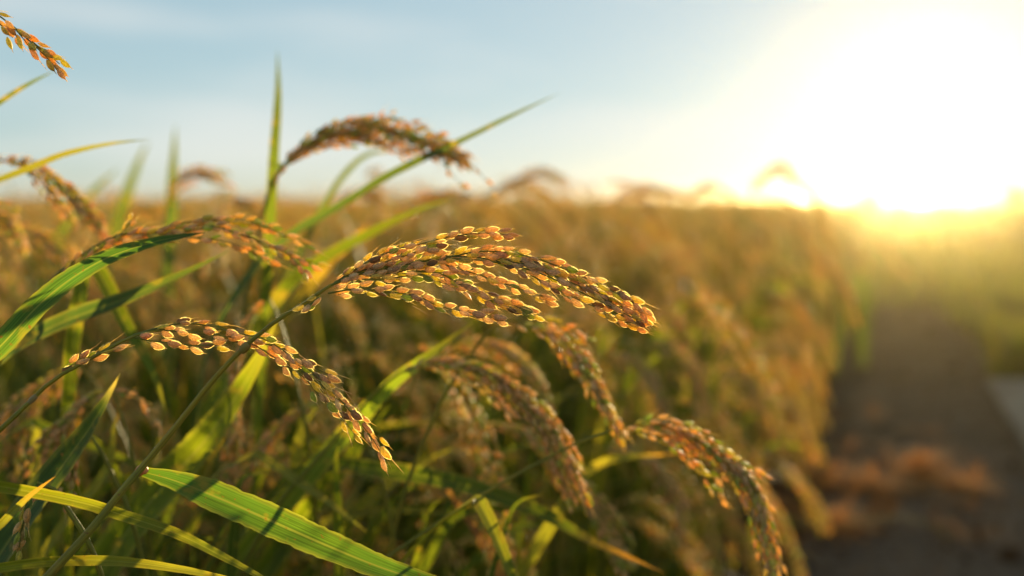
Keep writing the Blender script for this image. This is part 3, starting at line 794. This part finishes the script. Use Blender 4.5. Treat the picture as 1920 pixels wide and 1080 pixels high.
# ---------------------------------------------------------------- the field: plants of several stalks
def clump_spec(seed, ht=0.9, ns=4, nl=9, edge_row=False):
    """stems, ears and blades of one plant as point lists round its own base"""
    r = np.random.default_rng(seed); S = []; E = []; Lf = []
    for k in range(ns):
        az = r.normal(0.0, 0.35 if edge_row else 0.9)          # ears mostly bow the same way (+x)
        if r.random() < 0.18 and not edge_row: az += math.pi
        dx, dy = math.cos(az), math.sin(az); bx, by = r.uniform(-.03, .03, 2); h = ht * (r.uniform(0.5, 1.0) if edge_row else r.uniform(0.80, 1.02))
        lean = r.uniform(0.04, 0.17) if edge_row else r.uniform(0.04, 0.16)
        P = [(bx, by, 0), (bx + dx * lean * .25, by + dy * lean * .25, h * .5), (bx + dx * lean * .7, by + dy * lean * .7, h * .86)]
        reach = r.uniform(0.09, 0.15); top = (bx + dx * (lean + reach * .45), by + dy * (lean + reach * .45), h)
        droop = r.uniform(0.08, 0.19)
        S.append(np.array(P + [top]))
        E.append(np.array([top, (bx + dx * (lean + reach), by + dy * (lean + reach), h - 0.006), (bx + dx * (lean + reach * 1.55), by + dy * (lean + reach * 1.55), h - droop * .5),
                           (bx + dx * (lean + reach * 1.85), by + dy * (lean + reach * 1.85), h - droop * 1.15)]))
    for k in range(nl):
        az = r.normal(0, 0.9) if edge_row else r.uniform(0, 6.28); dx, dy = math.cos(az), math.sin(az); h0 = ht * r.uniform(0.08 if edge_row else 0.42, 0.78); bx, by = r.uniform(-.03, .03, 2)
        ln = r.uniform(0.22, 0.38); up = r.uniform(0.35, 0.95); bend = r.uniform(0.05, 0.55)
        pts = [(bx, by, 0.0), (bx + dx * .02, by + dy * .02, h0)]
        for q in (0.35, 0.7, 1.0):
            pts.append((bx + dx * (.02 + ln * q * (1 - up * 0.8)), by + dy * (.02 + ln * q * (1 - up * .8)), h0 + ln * (q * up - bend * q * q * (1.1 - up * .6))))
        c = [G1, G2, GD, G2, GD, G1, YG, GD][int(r.integers(0, 8))]
        Lf.append((np.array(pts), c, r.uniform(0.009, 0.016)))
    return S, E, Lf

def blade_simple(g, P, w, col, n=9, tip=None):
    Q = curve(P, n); T = tangents(Q); hor = nrm(np.cross(Q[-1] - Q[0], (0, 0, 1)) + 1e-6)
    t = np.linspace(0, 1, n); ww = w * np.minimum(1, 0.35 + t * 2) * np.clip(1 - np.clip((t - .5) / .5, 0, 1) ** 1.6, .04, 1)
    V = []; U = []; C = []
    for i in range(n):
        nn = np.cross(T[i], hor)
        for u in (-1, 0, 1):
            V.append(Q[i] + hor * u * ww[i] * .5 + nn * abs(u) * ww[i] * .12); U.append((u, t[i] * .4))
            c = np.array(col)
            if tip is not None and t[i] > .85: c = np.array(tip)
            C.append(c)
    F = [(i * 3 + j, i * 3 + j + 1, i * 3 + j + 4, i * 3 + j + 3) for i in range(n - 1) for j in (0, 1)]
    g.add(V, np.array(F), C, U)

def ear_simple(g, E, r, nb, width, spacing, prot, scale=1.0):
    for B in ear_branches(E, r, nb, width, (0.35, 0.55)):
        for (v, M, p, s) in grains_on(B, spacing, r, 0, 0.3, scale):
            g.add(*place(prot[v % len(prot)], M, p, s))

KINDS = []
for k in range(12):
    S, E, Lf = clump_spec(300 + k, ht=[0.93, 0.90, 0.94, 0.91, 0.95, 0.89, 0.93, 1.03, 0.86, 0.80, 0.84, 0.74][k], ns=[2, 3, 2, 2, 3, 2, 3, 3, 3, 3, 3, 2][k], nl=17 if k < 8 else 20, edge_row=k >= 8)
    r = np.random.default_rng(50 + k); parts = []
    for P in S:
        g = Geo(); V, F, U = tube_arr(curve(P, 16), np.linspace(0.0024, 0.001, 16), 5); g.add(V, F, STEM_G, U); parts.append(('stem', g.mesh('stem', M_STEM)))
    for P in E:
        g = Geo(); ear_simple(g, P, r, 10, 0.013, 0.0052, GRAIN_LO, 1.12)
        parts.append(('ear', g.mesh('ear', M_GRAIN)))
    for P, c, w in Lf:
        g = Geo(); blade_simple(g, P, w, c, 12, [None, YG, OR][int(r.integers(0, 3))]); parts.append(('leaf', g.mesh('leaf', M_LEAF)))
    KINDS.append(parts)

def put_clump(kind, x, y, rz, s, label, group):
    t = thing('rice_plant', label, 'rice plant', (x, y, 0), group)
    t.rotation_euler = (0, 0, rz); t.scale = (s, s, s)
    for nm, me in KINDS[kind]:
        link(nm, me, t)

def in_view(x, y, m=0.25):
    return y > 0.2 and abs(x) / max(y, .01) < 0.514 + m / y
cand = []
r = np.random.default_rng(11)
step = 0.185
for iy in range(5, 90):
    for ix in range(-60, 60):
        y = iy * step + r.uniform(-.05, .05)
        if y > 14: continue
        x = edge(y) - 0.10 - (ix + 60) * step + r.uniform(-.05, .05)
        if not in_view(x, y): continue
        cand.append((x, y))
def clear(x, y):
    # the room taken by the stalks nearest the lens
    return y < 1.18 or (y < 1.55 and abs(x / y) < 0.62 and x / y > -0.30 and x / y < 0.0 and False)
cand = [c for c in cand if not clear(*c)]
cand.sort(key=lambda c: c[1])
near = cand[:252]; later = cand[252:]
for i, (x, y) in enumerate(near):
    e = edge(y) - x
    if e < 0.28: lb = 'ripe rice plant in the front row beside the dirt path'
    elif y < 2.0: lb = 'ripe rice plant with brown ears and green blades close behind the foreground stalks'
    else: lb = 'ripe rice plant blurred in the middle of the golden field'
    s = 1.0 + r.normal(0, 0.025)
    kd = int(r.integers(0, 7)) if r.random() > .13 or x / y < -0.08 else 7
    if y > 2.6 and e < 1.2: s *= 0.80 + 0.165 * e
    if e < 0.42: kd = int(r.integers(8, 12)); x -= 0.10
    if y < 2.6 and x / y < -0.08: s *= r.uniform(0.95, 1.06)
    elif y > 1.7 and e > 0.42 and x / y > -0.1 and r.random() < 0.34: s *= r.uniform(1.02, 1.11)
    put_clump(kd, x, y, r.normal(0.0, 0.5), s, lb, 'rice plants of the field')

# low plants filling the ground right behind the foreground stalks
for i in range(28):
    y = r.uniform(0.88, 1.2); x = y * (-0.60 + 0.42 * (i + r.uniform(0, 1)) / 28)
    put_clump(int(r.integers(8, 12)), x, y, r.normal(0, 1.2), r.uniform(0.84, 0.98), 'low leafy rice plant in the shade under the foreground ears', 'rice plants of the field')

# the few that stand above the others on the skyline
for px, y, s in ((790, 2.3, 0.985), (960, 2.5, 1.0), (1030, 2.8, 1.01), (1180, 3.1, 1.015), (1290, 3.3, 1.0), (1430, 2.75, 1.03), (1480, 3.7, 1.03), (1380, 4.2, 1.04), (650, 2.9, 1.0), (1100, 3.8, 1.03)):
    put_clump(7, (px - 960) / FPX * y - 0.12, y, r.normal(0, 0.4), s, 'tall rice plant standing above its neighbours on the blurred skyline', 'rice plants of the field')

# everything farther than those: one mass
def rod_grain(L, W, col):
    V = np.array([(0, 0, 0), (L, 0, 0), (L * .45, W / 2, 0), (L * .45, -W / 2, 0), (L * .45, 0, W * .4), (L * .45, 0, -W * .4)])
    F = np.array([(0, 4, 2), (0, 2, 5), (0, 5, 3), (0, 3, 4), (1, 2, 4), (1, 5, 2), (1, 3, 5), (1, 4, 3)])
    return V, [F], np.tile(np.array(col), (6, 1)), np.zeros((6, 2))
def far_proto(seed, ns, nl, nb, sp, L, W, ln):
    S, E, Lf = clump_spec(seed, ht=[0.93, 0.90, 0.95, 0.91, 0.96, 0.89, 0.93, 1.0][seed % 8], ns=ns, nl=nl); rk = np.random.default_rng(seed); q = Geo()
    big = [rod_grain(L, W, c) for c in GOLD]
    for P in E: ear_simple(q, P, rk, nb, 0.009, sp, big, 1.0)
    for P in S: V, F, U = tube_arr(curve(P, 4), 0.002, 3); q.add(V, F, STEM_G, U)
    for P, c, w in Lf: blade_simple(q, P, w * 1.4, c, ln)
    return q.packed()
g = Geo()
protos = [far_proto(700 + k, 2, 13, 4, 0.0098, 0.0125, 0.0068, 6) for k in range(8)]
protos2 = [far_proto(800 + k, 2, 6, 2, 0.02, 0.028, 0.012, 4) for k in range(8)]
far = [(x, y, 0) for x, y in later]
y = 14.0
while y < 110:
    st = 0.34 * (1 + (y - 14) / 9)
    x = edge(y) - 0.15
    while x > -0.56 * y - 1:
        far.append((x + r.uniform(-.4, .4) * st - 0.2 * st, y + r.uniform(-.5, .5) * st, 1)); x -= st * 0.7
    y += st
for (x, y, lod) in far:
    a = r.normal(0, .6); s = 0.985 + abs(r.normal(0, .045)); q = edge(y) - x
    if q < 0.9:
        s *= r.uniform(0.55 + 0.4 * q, 0.9 + 0.1 * q); x -= 0.16 * (1 + math.sin(y * 1.9) + math.sin(y * 0.7 + 1)) * (0.9 - q) - r.normal(0, .09)
    wide = 1 + max(0, (y - 14) / 22)
    M = np.array([[math.cos(a) * wide, -math.sin(a) * wide, 0], [math.sin(a) * wide, math.cos(a) * wide, 0], [0, 0, 1]])
    Vp, Fp, Cp, Up = (protos2 if lod else protos)[int(r.integers(0, 8))]
    g.add(Vp @ (M.T * s) + np.array((x, y, 0)), Fp, Cp, Up)
print('far plants', len(far), 'verts', g.n)
o = link('rice_field', g.mesh('rice_field', M_GRAIN)); o['kind'] = 'stuff'; o['label'] = 'far part of the ripe rice field running to the horizon'

# close-set understorey of the far field, seen only between the plants
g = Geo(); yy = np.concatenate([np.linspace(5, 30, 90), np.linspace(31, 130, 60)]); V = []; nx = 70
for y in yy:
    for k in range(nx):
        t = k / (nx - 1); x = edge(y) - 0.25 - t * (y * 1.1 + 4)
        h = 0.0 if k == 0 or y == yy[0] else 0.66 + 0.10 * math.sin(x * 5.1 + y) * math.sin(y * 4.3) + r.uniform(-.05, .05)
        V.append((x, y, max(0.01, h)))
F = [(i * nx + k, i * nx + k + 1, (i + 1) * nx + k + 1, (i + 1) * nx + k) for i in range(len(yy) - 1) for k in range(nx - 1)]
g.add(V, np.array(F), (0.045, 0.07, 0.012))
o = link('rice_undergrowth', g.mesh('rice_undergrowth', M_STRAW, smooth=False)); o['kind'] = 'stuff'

# ---------------------------------------------------------------- litter, straw, stones on the path
def straw_heap(name, label, cx, cy, rx, ry, h, n, col, kind=None, seed=0, zb=0.02, cat='straw heap'):
    rs = np.random.default_rng(seed); g = Geo()
    for k in range(n):
        a = rs.uniform(0, 6.28); q = math.sqrt(rs.random()); x = cx + rx * q * math.cos(a); y = cy + ry * q * math.sin(a)
        z = zb + h * (1 - q * q) * rs.random(); ln = rs.uniform(.03, .12); b = rs.uniform(0, 6.28); e = rs.normal(0, .25)
        d = np.array((math.cos(b), math.sin(b), e)) * ln; p = np.array((x, y, z))
        P = np.array([p, p + d * .5 + (0, 0, rs.uniform(0, .012)), p + d]); P[:, 2] = np.maximum(P[:, 2], zb)
        c = np.array(col) * rs.uniform(.6, 1.3)
        if rs.random() < .5: blade_simple(g, P + 0.0, rs.uniform(.004, .010), c, 5)
        else:
            V, F, U = tube_arr(curve(P, 4), 0.0013, 3); g.add(V, F, c, U)
    o = link(name, g.mesh(name, M_STRAW)); 
    if kind: o['kind'] = kind
    else: o['label'] = label; o['category'] = cat
    return o
def gp(px, py):
    k = (CP * (py - 540) / FPX + SP); d = CAM_H / k
    p = at(px, py, d); return p[0], p[1]
def tuft(g, cx, cy, r0, h, n, col, rs):
    for k in range(n):
        a = rs.uniform(0, 6.28); q = abs(rs.normal(0, .5)); x = cx + r0 * q * math.cos(a); y = cy + r0 * q * math.sin(a)
        b = rs.uniform(0, 6.28); e = abs(rs.normal(0.15, .4)); ln = rs.uniform(.05, .17); d = np.array((math.cos(b), math.sin(b), e)) * ln
        p = np.array((x, y, 0.022 + h * max(0, 1 - q) * rs.random())); P = np.array([p, p + d * .5 + (0, 0, .012), p + d * (1, 1, .55)]); P[:, 2] = np.maximum(P[:, 2], .02)
        blade_simple(g, P, rs.uniform(.003, .009), np.array(col) * rs.uniform(.5, 1.35), 5)
for i, (px, py, r0, h, n, lb) in enumerate([
        (1725, 905, .10, .07, 150, 'largest loose tuft of orange brown straw in the middle of the path'),
        (1640, 935, .09, .04, 110, 'low tuft of russet straw left of the largest straw tuft'),
        (1800, 930, .08, .03, 70, 'thin tuft of straw right of the largest straw tuft'),
        (1545, 925, .08, .04, 100, 'straw tuft lying nearest the foot of the crop'),
        (1560, 1010, .09, .04, 110, 'straw tuft lying lowest in the picture beside the forked ear')]):
    x, y = gp(px, py); g = Geo(); tuft(g, x, y, r0, h, n, (0.40, 0.19, 0.05), np.random.default_rng(60 + i))
    o = link('straw_tuft', g.mesh('straw_tuft', M_STRAW)); o['label'] = lb; o['category'] = 'straw tuft'; o['group'] = 'tufts of dry straw on the path'
rs = np.random.default_rng(77); g = Geo()
for k in range(3600):       # crumbs of straw, stones
    y = rs.uniform(1.6, 9) ; x = edge(y) + (rs.beta(1.0, 2.6) * 1.3 - 0.15); a = rs.uniform(0, 6.28); ln = rs.uniform(.01, .06)
    p = np.array((x, y, 0.022)); d = np.array((math.cos(a), math.sin(a), rs.uniform(0, .25))) * ln
    blade_simple(g, np.array([p, p + d * .5, p + d]), rs.uniform(.002, .007), 0.5 * np.array([(0.25, .13, .05), (.16, .08, .03), (.3, .17, .07)][int(rs.integers(0, 3))]) * rs.uniform(.5, 1.2), 4)
for k in range(24):
    px, py = rs.uniform(1440, 1830), rs.uniform(790, 1060); x, y = gp(px, py)
    tuft(g, x, y, .06, .015, 14, (0.17, 0.075, 0.018), rs)
o = link('straw_litter', g.mesh('straw_litter', M_STRAW)); o['kind'] = 'stuff'
g = Geo()
bm_v = np.array([(1, 0, 0), (-1, 0, 0), (0, 1, 0), (0, -1, 0), (0, 0, 1), (0, 0, -1)], float); bm_f = np.array([(0, 2, 4), (2, 1, 4), (1, 3, 4), (3, 0, 4), (2, 0, 5), (1, 2, 5), (3, 1, 5), (0, 3, 5)])
ico = bpy.data.meshes.new('t'); import bmesh
b_ = bmesh.new(); bmesh.ops.create_icosphere(b_, subdivisions=1, radius=1); 
iv = np.array([v.co[:] for v in b_.verts]); i_f = np.array([[v.index for v in f.verts] for f in b_.faces]); b_.free(); bpy.data.meshes.remove(ico)
for k in range(2200):
    y = rs.uniform(1.6, 10); x = edge(y) + rs.uniform(.05, 1.25); s = rs.lognormal(-5.2, .5)
    g.add(iv * (s * rs.uniform(.7, 1.3, 3)) * rs.uniform(.85, 1.1, (len(iv), 1)) + (x, y, .018 + s * .3), i_f, np.array((.05, .03, .016)) * rs.uniform(.6, 1.4))
o = link('gravel', g.mesh('gravel', M_STRAW, smooth=False)); o['kind'] = 'stuff'

# a lodged shoot that lies over the path at the lower right
rt = thing('rice_stalk', 'lodged yellow green blades lying out over the path at lower right', 'rice plant', (edge(2.45) - .05, 2.45, 0), 'rice stalks at the near edge of the field')
def gl(px, py, d): return at(px, py, d)
for pts, w, c0, c1 in [([(1420, 960), (1500, 978), (1560, 955), (1610, 968)], 26, YG, YG), ([(1430, 1000), (1600, 980), (1680, 968), (1740, 980), (1790, 1016)], 22, G1, YG), ([(1400, 1010), (1480, 1030), (1560, 1060)], 16, PALE, PALE)]:
    P = pix(pts, [2.2, 2.0]); P[:, 2] = np.maximum(P[:, 2], 0.03)
    P = np.vstack([np.array(rt.location), P]); g = Geo()
    blade_simple(g, P - np.array(rt.location), w * .55 / FPX * 2.1, c0, 16); link('leaf', g.mesh('leaf', M_VERGE), rt)

# ---------------------------------------------------------------- verge grass and far bushes on the right
g = Geo()
for k in range(15000):
    y = 5.15 + 40 * rs.random() ** 2.0; x = edge(y) + 0.92 + 0.08 * math.sin(y * 2.3) + abs(rs.normal(0, 0.9 + y * .10))
    if k % 4 == 0: y = 5.6 + 30 * rs.random() ** 1.2; x = edge(y) + (rs.uniform(0, 1.1) if y > 8.5 else rs.choice([-1, 1]) * rs.uniform(0.5 - (y - 5.6) * 0.07, 0.6) + 0.5)
    if x > y * 0.62 + .5: continue
    h = rs.uniform(.12, .5) * (1 + .25 * math.sin(x * 3 + y)) * min(1.0, .5 + (y - 5) * .08); a = rs.uniform(0, 6.28); ln = h * rs.uniform(.2, .9); p = np.array((x, y, 0))
    d = np.array((math.cos(a), math.sin(a), 0)) * ln
    blade_simple(g, np.array([p, p + d * .35 + (0, 0, h * .7), p + d + (0, 0, h * rs.uniform(.6, 1))]), rs.uniform(.008, .02) * (1 + y * .02), [G1, G2, (0.11, 0.105, 0.015), GD][int(rs.integers(0, 4))], 4)
o = link('verge_grass', g.mesh('verge_grass', M_VERGE)); o['kind'] = 'stuff'

def bush(label, x, y, w, h, seed, n=1400):
    rb = np.random.default_rng(seed); t = thing('bush', label, 'bush', (x, y, 0), 'bushes at the far end of the path')
    g = Geo(); lobes = [(rb.uniform(-.5, .5) * w, rb.uniform(-.3, .3) * w, h * rb.uniform(.3, .78), rb.uniform(.18, .34) * w) for _ in range(9)]
    for k in range(n):
        lx, ly, lz, lr = lobes[int(rb.integers(0, 9))]; d = nrm(rb.normal(0, 1, 3)); p = np.array((lx, ly, lz)) + d * lr * rb.uniform(.5, 1.1) * (1, 1, .8)
        p[2] = max(.05, min(p[2], h * 1.05)); u = nrm(rb.normal(0, 1, 3)); v = nrm(np.cross(u, rb.normal(0, 1, 3))); s = rb.uniform(.02, .06)
        g.add([p - u * s, p + v * s * .5, p + u * s, p - v * s * .5], np.array([(0, 1, 2, 3)]), np.array((.07, .11, .025)) * rb.uniform(.6, 1.5))
    link('crown', g.mesh('crown', M_BUSH, smooth=False), t)
    g = Geo()
    for lx, ly, lz, lr in lobes[:5]:
        V, F, U = tube_arr(curve([(0, 0, 0), (lx * .4, ly * .4, lz * .5), (lx, ly, lz)], 6), np.linspace(.02, .006, 6), 5); g.add(V, F, (.09, .06, .04), U)
    link('branch_frame', g.mesh('branch_frame', M_STEM), t)
def far_x(px, y): return (px - 960) / FPX * y
for i, (px, y, w, h, lb) in enumerate([(1580, 30, 1.5, 1.32, 'low bush at left end of the hazy bush row'), (1625, 30, 1.4, 1.5, 'rounded bush just left of the sun'),
                                   (1665, 29, 1.1, 1.6, 'taller bush touching the left of the sun glow'), (1730, 27, 1.5, 1.15, 'lowest bush straight under the sun'),
                                   (1785, 25, 1.6, 1.35, 'bush just right of the sun glow'), (1840, 23, 1.7, 1.52, 'broad bush rising towards the right edge'),
                                   (1895, 21, 1.7, 1.6, 'tallest bush at the right edge'), (1955, 20, 1.7, 1.6, 'bush cut by the right edge')]):
    bush(lb, far_x(px, y), y, w, h, 900 + i)

# ---------------------------------------------------------------- haze in the air, added mostly to stand in for golden lens glare
g = Geo(); X0, X1, Y0, Y1, Z0, Z1 = -430, 430, -25, 410, -1.0, 1.75
V = [(x, y, z) for z in (Z0, Z1) for y in (Y0, Y1) for x in (X0, X1)]
g.add(V, np.array([(0, 2, 3, 1), (4, 5, 7, 6), (0, 1, 5, 4), (2, 6, 7, 3), (0, 4, 6, 2), (1, 3, 7, 5)]), (1, 1, 1))
m, nt = new_mat('haze air')
pv = nd(nt, 'ShaderNodeVolumePrincipled'); pv.inputs['Color'].default_value = (1.0, 0.80, 0.42, 1); pv.inputs['Density'].default_value = 0.0012
pv.inputs['Anisotropy'].default_value = 0.925
out = nd(nt, 'ShaderNodeOutputMaterial'); nt.links.new(pv.outputs[0], out.inputs['Volume'])
o = link('haze', g.mesh('haze', m, smooth=False)); o['kind'] = 'stuff'
